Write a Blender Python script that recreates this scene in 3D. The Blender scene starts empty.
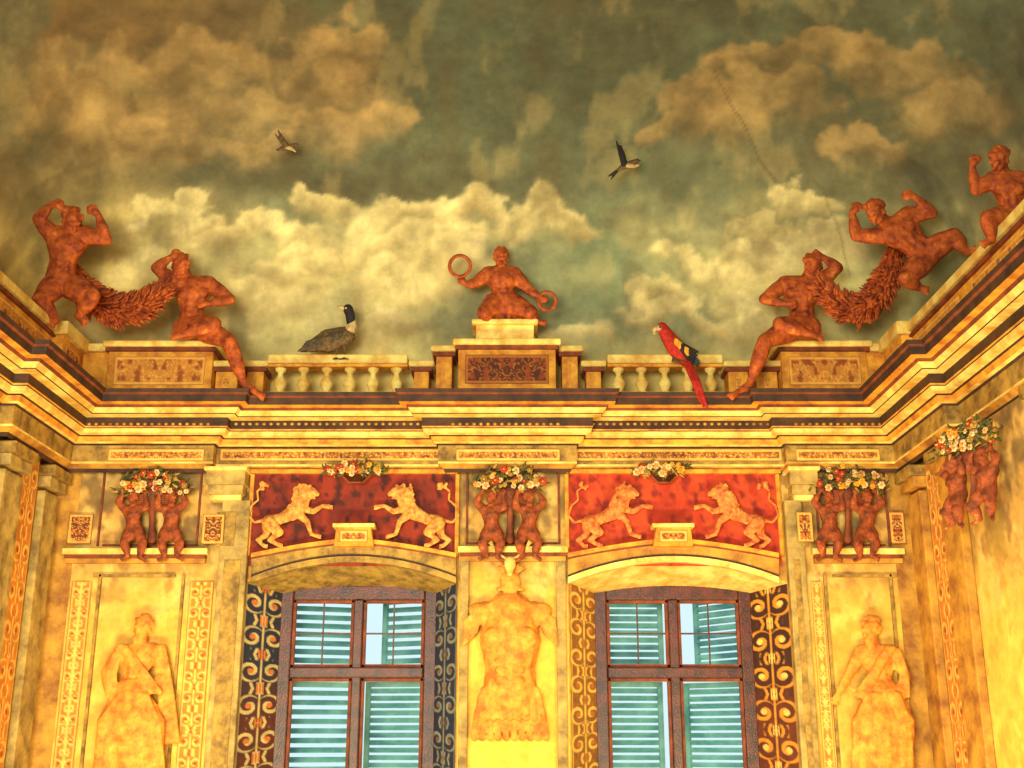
import bpy, bmesh, math, random
import numpy as np
from mathutils import Vector, Matrix
random.seed(3); rng=np.random.default_rng(5)
scene=bpy.context.scene
F=1185.0; PT=math.atan(.304); cp,sp=math.cos(PT),math.sin(PT)
EYE=2.2; D=11.1
# ---------- camera-ray helpers: image pixel coordinates -> metres on a plane at depth y ----------
def P(px,py,y=D):
    a=(px-512)/F; b=(384-py)/F
    t=y/(cp-b*sp)
    return (a*t, y+0*t, EYE+(sp+b*cp)*t)
def PS(px,py,X):
    a=(px-512)/F; b=(384-py)/F
    t=X/a
    return (X,(cp-b*sp)*t,EYE+(sp+b*cp)*t)
def proj(x,y,z):
    z=z-EYE; zc=y*cp+z*sp; yc=-y*sp+z*cp
    return 512+F*x/zc, 384-F*yc/zc
XL=P(60,455)[0]; XR=P(907,455)[0]
def lin(c):
    c=np.asarray(c,float)/255.
    return np.where(c<=.04045,c/12.92,((c+.055)/1.055)**2.4)
# ---------- noise ----------
LAT=rng.random((256,256))
def vn(x,y):
    x=np.asarray(x,float); y=np.asarray(y,float)
    xi=np.floor(x).astype(int); yi=np.floor(y).astype(int); fx=x-xi; fy=y-yi
    fx=fx*fx*(3-2*fx); fy=fy*fy*(3-2*fy)
    a=LAT[xi%256,yi%256]; b=LAT[(xi+1)%256,yi%256]; c=LAT[xi%256,(yi+1)%256]; d=LAT[(xi+1)%256,(yi+1)%256]
    return (a*(1-fx)+b*fx)*(1-fy)+(c*(1-fx)+d*fx)*fy
def fbm(x,y,o=4):
    s=0;a=.5;n=0
    for i in range(o):
        s=s+a*vn(x*2**i+17.3*i,y*2**i+9.1*i); n+=a; a*=.5
    return s/n
def sst(a,b,x):
    t=np.clip((x-a)/(b-a),0,1); return t*t*(3-2*t)
def mixc(A,B,t):
    t=np.asarray(t)[...,None]; return A*(1-t)+B*t
# ---------- materials ----------
def nodes(name):
    m=bpy.data.materials.new(name); m.use_nodes=True
    nt=m.node_tree; b=nt.nodes['Principled BSDF']; return m,nt,b
def mat(name,c1,c2=None,scale=3.,bump=.25,rough=.75,detail=8,metal=0.,c3=None):
    m,nt,b=nodes(name); N=nt.nodes; L=nt.links
    if c2 is None: c2=tuple(v*.7 for v in c1)
    tc=N.new('ShaderNodeTexCoord')
    n=N.new('ShaderNodeTexNoise'); n.inputs['Scale'].default_value=scale; n.inputs['Detail'].default_value=detail; n.inputs['Roughness'].default_value=.65
    L.new(tc.outputs['Object'],n.inputs['Vector'])
    r=N.new('ShaderNodeValToRGB'); e=r.color_ramp.elements
    e[0].position=.36; e[1].position=.62
    e[0].color=(*lin(c2),1); e[1].color=(*lin(c1),1)
    if c3:
        q=e.new(.75); q.color=(*lin(c3),1)
    L.new(n.outputs['Fac'],r.inputs['Fac']); L.new(r.outputs['Color'],b.inputs['Base Color'])
    b.inputs['Roughness'].default_value=rough; b.inputs['Metallic'].default_value=metal
    if bump:
        n2=N.new('ShaderNodeTexNoise'); n2.inputs['Scale'].default_value=scale*7; n2.inputs['Detail'].default_value=5
        L.new(tc.outputs['Object'],n2.inputs['Vector'])
        bp=N.new('ShaderNodeBump'); bp.inputs['Strength'].default_value=bump; bp.inputs['Distance'].default_value=.02
        L.new(n2.outputs['Fac'],bp.inputs['Height']); L.new(bp.outputs['Normal'],b.inputs['Normal'])
    return m
def vmat(name,noise=.35,scale=6.):
    m,nt,b=nodes(name); N=nt.nodes; L=nt.links
    at=N.new('ShaderNodeAttribute'); at.attribute_name='Col'
    tc=N.new('ShaderNodeTexCoord')
    n=N.new('ShaderNodeTexNoise'); n.inputs['Scale'].default_value=scale; n.inputs['Detail'].default_value=9; n.inputs['Roughness'].default_value=.7
    L.new(tc.outputs['Object'],n.inputs['Vector'])
    mr=N.new('ShaderNodeMapRange'); mr.inputs[1].default_value=.3; mr.inputs[2].default_value=.7; mr.inputs[3].default_value=1-noise; mr.inputs[4].default_value=1+noise
    L.new(n.outputs['Fac'],mr.inputs[0])
    mx=N.new('ShaderNodeVectorMath'); mx.operation='SCALE'
    L.new(at.outputs['Color'],mx.inputs[0]); L.new(mr.outputs[0],mx.inputs['Scale'])
    L.new(mx.outputs[0],b.inputs['Base Color']); b.inputs['Roughness'].default_value=.85
    return m
CREAM=mat('plaster_cream',(252,226,124),(214,154,54),5)
GOLD=mat('plaster_gold',(244,174,50),(184,102,24),6)
OCHRE=mat('plaster_ochre',(216,156,52),(146,88,30),4)
OLIVE=mat('plaster_olive',(190,148,60),(110,80,34),7)
STONE=mat('painted_stone',(200,166,86),(126,98,50),5)
DARK=mat('moulding_umber',(80,46,22),(42,22,12),6)
RED=mat('moulding_red',(146,68,26),(90,38,18),6)
WOOD=mat('window_wood',(96,38,20),(46,18,12),9,rough=.4)
FIGD=mat('figure_terracotta',(204,96,26),(126,42,12),11,.35,c3=(240,166,70))
FIGO=mat('figure_ochre',(240,164,56),(190,104,28),9,.3,c3=(252,206,96))
LION=mat('lion_gold',(236,176,78),(176,90,30),20,.2)
LION2=mat('lion_amber',(232,150,66),(180,70,26),20,.2)
PUT=mat('putto_umber',(176,80,26),(90,36,14),14,.35,c3=(228,156,66))
GREEN=mat('leaf_green',(100,100,40),(50,54,22),20)
WHITE=mat('flower_white',(240,214,150),(212,146,84),20)
REDF=mat('flower_red',(196,60,28),(140,36,18),20)
YEL=mat('flower_yellow',(240,178,44),(204,120,24),20)
SHUT=mat('shutter_paint',(126,186,176),(70,136,136),3,.1,.5)
BLACK=mat('feather_black',(36,28,22),(22,16,14),30)
BROWN=mat('feather_brown',(122,92,52),(70,50,28),30)
DUSK=mat('feather_greybrown',(96,80,54),(50,40,26),30)
PALE=mat('feather_pale',(220,190,130),(170,130,80),30)
SCAR=mat('feather_scarlet',(206,40,18),(150,22,12),30)
BLUE=mat('feather_blue',(50,80,90),(26,44,60),30)
BEAK=mat('beak_horn',(230,200,140),(150,110,60),30)
GREY=mat('leg_grey',(110,84,50),(70,50,30),30)
FRES=vmat('fresco_paint',.25,7); SKYM=vmat('fresco_sky',.3,3.2)
# ---------- mesh helpers ----------
def mk(name,verts,faces,mats,smooth=False,parent=None,midx=None,cols=None,bevel=0,fixn=True):
    V=np.array(verts,float).reshape(-1,3)
    o=(V.min(0)+V.max(0))/2
    me=bpy.data.meshes.new(name); me.from_pydata([tuple(v) for v in V-o],[],faces)
    if not isinstance(mats,(list,tuple)): mats=[mats]
    for m in mats: me.materials.append(m)
    if midx is not None: me.polygons.foreach_set('material_index',midx)
    if smooth: me.polygons.foreach_set('use_smooth',[True]*len(me.polygons))
    if cols is not None:
        ca=me.color_attributes.new('Col','FLOAT_COLOR','POINT')
        c=np.ones((len(V),4)); c[:,:3]=cols; ca.data.foreach_set('color',c.ravel())
    if fixn:
        bm=bmesh.new(); bm.from_mesh(me); bmesh.ops.recalc_face_normals(bm,faces=bm.faces); bm.to_mesh(me); bm.free()
    ob=bpy.data.objects.new(name,me); scene.collection.objects.link(ob); ob.location=o
    if parent: ob.parent=parent; ob.location=Vector(o)-parent.location
    if bevel:
        b=ob.modifiers.new('bev','BEVEL'); b.width=bevel; b.segments=2; b.limit_method='ANGLE'
    return ob
def empty(name,loc=(0,0,0)):
    e=bpy.data.objects.new(name,None); e.location=loc; scene.collection.objects.link(e); e.empty_display_size=.1; return e
def prism(name,pts,of,ob_,m,parent=None,bevel=.008,base=D):
    n=len(pts); fr=[P(a,b,base-of) for a,b in pts]; bk=[(v[0],base-ob_,v[2]) for v in fr]
    f=[list(range(n)),list(range(2*n-1,n-1,-1))]+[[i,i+n,(i+1)%n+n,(i+1)%n] for i in range(n)]
    return mk(name,fr+bk,f,m,parent=parent,bevel=bevel)
def strip(name,up,lo,of,m):
    n=len(up); a=[P(*q,D-of) for q in up]; c=[P(*q,D-of) for q in lo]
    V=a+c+[(v[0],D,v[2]) for v in a]+[(v[0],D,v[2]) for v in c]; f=[]
    for i in range(n-1): f+=[(i,i+1,n+i+1,n+i),(i,2*n+i,2*n+i+1,i+1),(n+i,n+i+1,3*n+i+1,3*n+i)]
    f+=[(0,n,3*n,2*n),(n-1,3*n-1,4*n-1,2*n-1)]
    return mk(name,V,f,m)
def boxw(name,x0,x1,y0,y1,z0,z1,m,parent=None,bevel=.006):
    v=[(x,y,z) for x in (x0,x1) for y in (y0,y1) for z in (z0,z1)]
    f=[(0,1,3,2),(4,6,7,5),(0,4,5,1),(2,3,7,6),(0,2,6,4),(1,5,7,3)]
    return mk(name,v,f,m,parent=parent,bevel=bevel)
def rect(name,px0,py0,px1,py1,of,ob_,m,parent=None,bevel=.006,base=D):
    pm=(py0+py1)/2 if py1<740 else 660
    x0=P(px0,pm,base-of)[0]; x1=P(px1,pm,base-of)[0]; zt=P(px0,py0,base-of)[2]; zb=P(px0,py1,base-of)[2]
    return boxw(name,x0,x1,base-of,base-ob_,zb,zt,m,parent,bevel)
def patch(name,c,nu,nv,painter,parent=None,m=None):
    c=[np.array(q,float) for q in c]
    u,v=np.meshgrid(np.linspace(0,1,nu),np.linspace(0,1,nv)); u=u.ravel()[:,None]; v=v.ravel()[:,None]
    V=(c[0]*(1-u)+c[1]*u)*(1-v)+(c[2]*(1-u)+c[3]*u)*v
    f=[(j*nu+i,j*nu+i+1,(j+1)*nu+i+1,(j+1)*nu+i) for j in range(nv-1) for i in range(nu-1)]
    return mk(name,V,f,m or FRES,parent=parent,cols=painter(u[:,0],v[:,0]),smooth=True,fixn=False)
def fpanel(name,px0,py0,px1,py1,o,painter,parent=None,step=1.6):
    c=[P(px0,py0,D-o),P(px1,py0,D-o),P(px0,py1,D-o),P(px1,py1,D-o)]
    pm=(py0+py1)/2 if py1<740 else 660
    xa=P(px0,pm,D-o)[0]; xb=P(px1,pm,D-o)[0]
    c=[(xa,)+c[0][1:],(xb,)+c[1][1:],(xa,)+c[2][1:],(xb,)+c[3][1:]]
    return patch(name,c,max(4,int((px1-px0)/step)),max(4,int((py1-py0)/step)),painter,parent)
def grot(bg,fg,fg2,w,h,k=.11,border=True,seed=0,thr=.45):
    bg,fg,fg2=lin(bg),lin(fg),lin(fg2)
    def f(u,v):
        X=np.abs(u-.5)*w*k; Y=v*h*k
        n=fbm(X+seed*7.7,Y+seed*3.1,2)
        s=np.abs(np.sin(n*17)); m1=sst(thr,thr+.25,1-s)
        n2=fbm(X*1.3+40+seed,Y*1.3+seed,3)
        c=mixc(bg[None]*(1+0*u[:,None]),fg[None],m1)
        c=mixc(c,fg2[None],sst(.55,.68,n2)*.9)
        if border:
            e=np.minimum(np.minimum(u,1-u)*w,np.minimum(v,1-v)*h)
            c=mixc(c,fg[None]*1.1,sst(3.2,2.2,e)*sst(.6,1.2,e)); c=mixc(c,bg[None]*.6,sst(1.0,.4,e))
        return c
    return f
def acanthus(bg,fg,fg2,w,h,per=34,bg2=None):
    """mirrored scroll grotesque: stem, paired spirals, palmettes; w,h in centimetres"""
    bg,fg,fg2=lin(bg),lin(fg),lin(fg2); bg2=bg if bg2 is None else lin(bg2)
    def f(u,v):
        X=(u-.5)*w; ax=np.abs(X); y=v*h; row=np.floor(y/per); yy=y-row*per-per/2
        flip=np.where(row%2==0,1.,-1.)
        cx=w*.25; dx=ax-cx; dy=(yy)*flip
        r=np.hypot(dx,dy)+1e-6; th_=np.arctan2(dy,dx); R_=w*.27
        sp_=np.cos(th_-r*(7.5/R_)); 
        m=sst(.15,.5,sp_)*sst(R_*1.12,R_*.95,r); m=np.maximum(m,sst(R_*.2,R_*.12,r))
        leaf=sst(.1,.35,np.cos(ax*.9+yy*flip*.35))*sst(w*.30,w*.24,ax)*sst(per*.30,per*.36,np.abs(yy)); 
        stem=sst(1.5,.8,ax)
        pal=sst(1.,.82,np.hypot(ax/(w*.13),(np.abs(yy)-per*.5)/(per*.17)))*sst(-.1,.3,np.cos(ax*2.2))
        fl=sst(1.,.8,np.hypot(dx/(R_*.3),dy/(R_*.3)))
        c=mixc(bg[None]*(1+0*u[:,None]),bg2[None],sst(.3,.6,v))
        c=mixc(c,fg[None],np.maximum.reduce([m,leaf,stem])); c=mixc(c,fg2[None],np.maximum(pal,fl))
        c=c*(.75+.5*fbm(X*.2+30,y*.2,3))[:,None]
        e=(np.minimum(u,1-u)*w); c=mixc(c,fg[None]*.9,sst(2.6,2.0,e)*sst(.7,1.2,e)); c=mixc(c,bg[None]*.5,sst(.9,.4,e))
        return c
    return f
def wash(cs,w,h,k=.02,seed=0):
    cs=[lin(c) for c in cs]
    def f(u,v):
        n=fbm(u*w*k*1.6+seed,v*h*k+seed*2,5); n2=fbm(u*w*k*3+seed+30,v*h*k*2.2+4,4)
        c=mixc(cs[0][None]*(1+0*u[:,None]),cs[1][None],sst(.35,.65,n)); return mixc(c,cs[2][None],sst(.5,.7,n2))
    return f
# ---------- sculpting ----------
ICO={}
def ico(n):
    if n not in ICO:
        b=bmesh.new(); bmesh.ops.create_icosphere(b,subdivisions=n,radius=1); b.verts.ensure_lookup_table()
        ICO[n]=(np.array([v.co[:] for v in b.verts]),[[v.index for v in f.verts] for f in b.faces]); b.free()
    return ICO[n]
def nrm(v): v=np.array(v,float); return v/(np.linalg.norm(v)+1e-9)
class B:
    def __init__(s): s.V=[];s.Fc=[];s.n=0;s.mi=[]
    def add(s,V,Fc,mi=0):
        s.V.append(V); s.Fc+= [[i+s.n for i in f] for f in Fc]; s.mi+=[mi]*len(Fc); s.n+=len(V)
    def ell(s,c,r,R=None,n=2,mi=0):
        v,f=ico(n); v=v*np.array(r if hasattr(r,'__len__') else (r,r,r))
        if R is not None: v=v@np.array(R)
        s.add(v+np.array(c,float),f,mi)
    def tube(s,a,b,ra,rb,bulge=0,mi=0,ends=True,n=10,m=7):
        a=np.array(a,float);b=np.array(b,float); d=nrm(b-a)
        h=np.array([0,0,1.]) if abs(d[2])<.9 else np.array([1.,0,0])
        u=nrm(np.cross(d,h)); w=np.cross(d,u)
        V=[]
        for j in range(m):
            t=j/(m-1); r=ra+(rb-ra)*t+bulge*math.sin(math.pi*min(1,t*1.15))
            for i in range(n):
                q=2*math.pi*i/n; V.append(a+(b-a)*t+(u*math.cos(q)+w*math.sin(q))*r)
        Fc=[[j*n+i,j*n+(i+1)%n,(j+1)*n+(i+1)%n,(j+1)*n+i] for j in range(m-1) for i in range(n)]
        Fc+=[list(range(n))[::-1],[(m-1)*n+i for i in range(n)]]
        s.add(np.array(V),Fc,mi)
        if ends: s.ell(a,ra,n=2 if ra>2 else 1,mi=mi); s.ell(b,rb,n=2 if rb>2 else 1,mi=mi)
    def chain(s,pts,rs,mi=0):
        for i in range(len(pts)-1): s.tube(pts[i],pts[i+1],rs[i],rs[i+1],mi=mi)
    def world(s,Y,k=.0098,fl=1.):
        V=np.concatenate(s.V); x,y,z=P(V[:,0],V[:,1],Y-V[:,2]*k*fl); return np.stack([x,y,z],1)
    def done(s,name,Y,m,vox=.011,smooth=4,parent=None,fl=1.):
        V=s.world(Y,fl=fl)
        ob=mk('tmp',V,s.Fc,m,fixn=False)
        r=ob.modifiers.new('r','REMESH'); r.mode='VOXEL'; r.voxel_size=vox
        sm=ob.modifiers.new('s','SMOOTH'); sm.factor=.5; sm.iterations=smooth
        dg=bpy.context.evaluated_depsgraph_get(); dg.update()
        me=bpy.data.meshes.new_from_object(ob.evaluated_get(dg)); loc=ob.location.copy()
        old=ob.data; bpy.data.objects.remove(ob); bpy.data.meshes.remove(old)
        me.name=name; me.materials.clear(); me.materials.append(m)
        me.polygons.foreach_set('use_smooth',[True]*len(me.polygons))
        o=bpy.data.objects.new(name,me); scene.collection.objects.link(o)
        o.location=loc-(parent.location if parent else Vector((0,0,0)))
        if parent: o.parent=parent
        return o
    def raw(s,name,Y,mats,parent=None,fl=1.):
        return mk(name,s.world(Y,fl=fl),s.Fc,mats,smooth=True,midx=s.mi,parent=parent)
def hand(b,w,h,s,side=1):
    w=np.array(w,float);h=np.array(h,float); d=nrm(h-w); u=nrm(np.cross(d,[0,0,1])) if abs(d[2])<.9 else np.array([1.,0,0]); n=np.cross(u,d)
    if n[2]<0:n=-n
    c=w+d*4*s; b.tube(w,c,2.6*s,3.4*s); 
    for k,l in zip((-1.5,-.5,.5,1.5),(4.6,5.6,5.2,4.0)):
        p0=c+u*k*2.0*s+d*1.5*s; p1=p0+d*l*.55*s+u*k*.4*s; p2=p1+d*l*.4*s-n*l*.35*s
        b.tube(p0,p1,1.15*s,1.05*s,m=3,n=6); b.tube(p1,p2,1.05*s,.85*s,m=3,n=6)
    t0=w+d*2*s+u*side*2.5*s; t1=t0+d*2.5*s+u*side*2.6*s; b.tube(t0,t1,1.3*s,1.1*s,m=3,n=6); b.tube(t1,t1+d*2.4*s,1.1*s,.9*s,m=3,n=6)
def head(b,c,nk,face,s,beard=False,hairn=26):
    c=np.array(c,float); up=nrm(c-np.array(nk,float)); f=np.array(face,float); f=nrm(f-up*np.dot(f,up)*.8); f=nrm(f); sd=nrm(np.cross(up,f)); up=nrm(np.cross(f,sd))
    if np.dot(up,c-np.array(nk))<0: up=-up
    R=np.array([sd,up,f])
    b.ell(c+up*1.5*s,(7.4*s,8.6*s,8.6*s),R); b.ell(c-up*4.5*s+f*2.4*s,(5.2*s,5.4*s,5.6*s),R); b.ell(c-up*8*s+f*5*s,2.6*s)
    b.tube(c+f*8.4*s+up*1.6*s,c+f*11*s-up*2*s,1.2*s,1.9*s,m=3); b.tube(c+f*8.3*s+up*3*s+sd*4.6*s,c+f*8.6*s+up*3*s-sd*4.6*s,1.3*s,1.3*s,m=3)
    for q in (-1,1):
        b.ell(c+f*7.4*s+up*.6*s+sd*q*3.1*s,1.5*s); b.ell(c+sd*q*7.6*s-up*1*s,(1.2*s,2.8*s,1.8*s),R); b.ell(c+f*5*s-up*2.5*s+sd*q*3.6*s,2.8*s)
    b.tube(c+f*7.9*s-up*4.6*s+sd*2.2*s,c+f*7.9*s-up*4.6*s-sd*2.2*s,1.1*s,1.1*s,m=3)
    for i in range(hairn):
        t=random.uniform(0,2*math.pi); e=random.uniform(.0,1.5)
        v=sd*math.cos(t)*math.cos(e)*7.8+f*(math.sin(t)*math.cos(e)*8.0-1.5)+up*(math.sin(e)*8.8+2)
        if np.dot(v,f)>5.5 and np.dot(v,up)<6: continue
        b.ell(c+v*s,random.uniform(1.9,3.1)*s)
    if beard:
        for i in range(12): b.ell(c-up*random.uniform(6,12)*s+f*random.uniform(3,7)*s+sd*random.uniform(-4,4)*s,random.uniform(1.6,2.6)*s)
def body(b,J,s=1.,face=(0,0,1),beard=False,fat=1.,hairn=26,mir=None,off=(0,0)):
    def t(p):
        p=list(p)+[0]*(3-len(p))
        if mir is not None: p[0]=mir-p[0]
        return np.array([p[0]+off[0],p[1]+off[1],p[2]],float)
    if mir is not None: face=(-face[0],)+tuple(face[1:])
    J={k:([t(q) for q in v] if isinstance(v,list) else t(v)) for k,v in J.items()}
    pv,ch,nk,hd=J['pv'],J['ch'],J['nk'],J['hd']; f=s*fat
    mid=pv*.5+ch*.5
    b.tube(pv,mid,11.5*f,10*f); b.tube(mid,ch,10*f,12.5*f); b.tube(ch,nk,11*f,5.5*s); b.tube(nk,hd,5.2*s,5*s)
    sh=[J[k][0] for k in('aL','aR') if k in J]
    if len(sh)==2:
        b.tube(sh[0],sh[1],7.*f,7.*f)
        dn=nrm(pv-ch)
        for q in sh:
            pc=ch*.45+q*.55+dn*5*s+np.array([0,0,7*s]); b.ell(pc,(6.*f,5.2*f,4.5*f)); 
            b.tube(q,mid+(q-ch)*.35,5.5*f,6*f)
        for i in range(3):
            for sg in(-1,1):
                b.ell(mid+nrm(sh[1]-sh[0])*sg*3.4*s+dn*(i-1)*5.*s+np.array([0,0,9.0*f]),(3.1*s,2.6*s,2.4*s))
    for k in('aL','aR'):
        if k in J:
            a=J[k]; b.tube(a[0],a[1],5.9*f,4.4*f,1.1*s); b.tube(a[1],a[2],4.5*f,2.8*s,.9*s); hand(b,a[2],a[3],s,1 if k=='aL' else -1)
    for k in('lL','lR'):
        if k in J:
            a=J[k]; b.tube(a[0],a[1],9.6*f,6.4*f,1.2*s); b.tube(a[1],a[2],6.3*f,3.6*s,1.6*s); b.ell(a[1]+np.array([0,0,1.5*s]),6.2*f)
            b.tube(a[2],a[3],3.6*s,2.8*s)
            d=nrm(a[3]-a[2]); u=nrm(np.cross(d,[0,0,1])+np.array([1e-3,0,0]))
            for i in range(5): b.tube(a[3]+u*(i-2)*1.5*s,a[3]+u*(i-2)*1.6*s+d*(3.6-.4*i)*s,1.2*s,.9*s,m=3,n=6)
    head(b,hd,nk,face,s*1.02,beard,hairn)
# ---------- profile heights ----------
PAD=.12
prof=[(.00,474,None),(.02,470,'D'),(.07,465,'O'),(.07,463,'C'),(.07,447,'F'),(.09,445,'D'),(.12,443,'C'),(.14,438,'G'),(.155,436.5,'D'),(.20,434,'C'),(.21,430,'C'),(.215,429,'D'),(.22,427.5,'G'),(.22,419,'D'),(.30,415.5,'C'),(.305,414.5,'D'),(.34,409,'C'),(.36,406,'R'),(.42,403,'G'),(.43,396,'D'),(.45,394,'R'),(.46,390,'D')]
PM={'O':OCHRE,'F':OLIVE,'C':CREAM,'G':GOLD,'D':DARK,'R':RED}; PK=list(PM)
prz=[(o,P(512,py,D-o-PAD*.5)[2],k) for o,py,k in prof]
ZC=prz[-1][1]
prz.append((-.3,ZC,'D'))
xa,xb,xc,xd=P(213,430)[0],P(447,430)[0],P(568,430)[0],P(787,430)[0]
YE=-3.
path=[(XL,YE),(XL,D-1.5),(XL+PAD,D-1.5),(XL+PAD,D-PAD),(xa,D-PAD),(xa,D),(xb,D),(xb,D-PAD),(xc,D-PAD),(xc,D),(xd,D),(xd,D-PAD),(XR-PAD,D-PAD),(XR-PAD,D-1.5),(XR,D-1.5),(XR,YE)]
def sweep(name,path,prof,mats,keys):
    V=[];n=len(path)
    for i,p in enumerate(path):
        ns=set()
        if i>0: d=nrm(np.subtract(p,path[i-1])); ns.add((round(d[1]),round(-d[0])))
        if i<n-1: d=nrm(np.subtract(path[i+1],p)); ns.add((round(d[1]),round(-d[0])))
        nx=sum(q[0] for q in ns); ny=sum(q[1] for q in ns)
        for o,z,k in prof: V.append((p[0]+nx*o,p[1]+ny*o,z))
    m=len(prof); Fc=[];mi=[]
    for i in range(n-1):
        for j in range(m-1):
            Fc.append((i*m+j,(i+1)*m+j,(i+1)*m+j+1,i*m+j+1)); mi.append(keys.index(prof[j+1][2]))
    return mk(name,V,Fc,mats,midx=mi,fixn=False)
sweep('trim_cornice',path,prz,[PM[k] for k in PK],PK)
b=B()
for i in range(5,1000,7):
    for (l,r,o) in ((80,213,.22+PAD),(215,446,.22),(448,568,.22+PAD),(570,786,.22),(788,884,.22+PAD)):
        if l+3<i<r-3: b.ell((i,424,(o)/.0098),(2.1,1.7,1.4),n=1)
b.raw('trim_bead_row',D,[OCHRE])
# ---------- walls ----------
ZT=ZC-.02
W=[dict(o=(243,457),i=(284,434)),dict(o=(570,792),i=(597,748))]
YW=D+.55
for w in W:
    w['x0']=P(w['o'][0],620)[0]; w['x1']=P(w['o'][1],620)[0]
    w['zs']=P(0,583)[2]; w['zc']=P(0,562)[2]; w['zb']=P(0,835)[2]
    w['X0']=P(w['i'][0],620,YW)[0]; w['X1']=P(w['i'][1],620,YW)[0]
    w['Zs']=P(0,594,YW)[2]; w['Zc']=P(0,588,YW)[2]; w['Zb']=P(0,820,YW)[2]
    N=17
    w['arc']=[(w['x0']+(w['x1']-w['x0'])*i/(N-1), w['zs']+(w['zc']-w['zs'])*(1-(2*i/(N-1)-1)**2)) for i in range(N)]
    w['arcI']=[(w['X0']+(w['X1']-w['X0'])*i/(N-1), w['Zs']+(w['Zc']-w['Zs'])*(1-(2*i/(N-1)-1)**2)) for i in range(N)]
V=[];Fc=[]
def q(x0,x1,z0a,z0b,z1):
    n=len(V); V.extend([(x0,D,z0a),(x1,D,z0b),(x1,D,z1),(x0,D,z1)]); Fc.append((n,n+1,n+2,n+3))
q(XL,W[0]['x0'],0,0,ZT); q(W[0]['x1'],W[1]['x0'],0,0,ZT); q(W[1]['x1'],XR,0,0,ZT)
for w in W:
    q(w['x0'],w['x1'],0,0,w['zb'])
    for a,c in zip(w['arc'][:-1],w['arc'][1:]): q(a[0],c[0],a[1],c[1],ZT)
mk('wall_front',V,Fc,OCHRE,fixn=False)
for nm,X in(('wall_left',XL),('wall_right',XR)):
    mk(nm,[(X,YE,0),(X,D,0),(X,D,ZT),(X,YE,ZT)],[(0,1,2,3)],OCHRE,fixn=False)
mk('floor',[(XL,YE,0),(XR,YE,0),(XR,D,0),(XL,D,0)],[(0,1,2,3)],mat('floor_wood',(150,96,50),(110,64,32),2,rough=.35),fixn=False)
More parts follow.
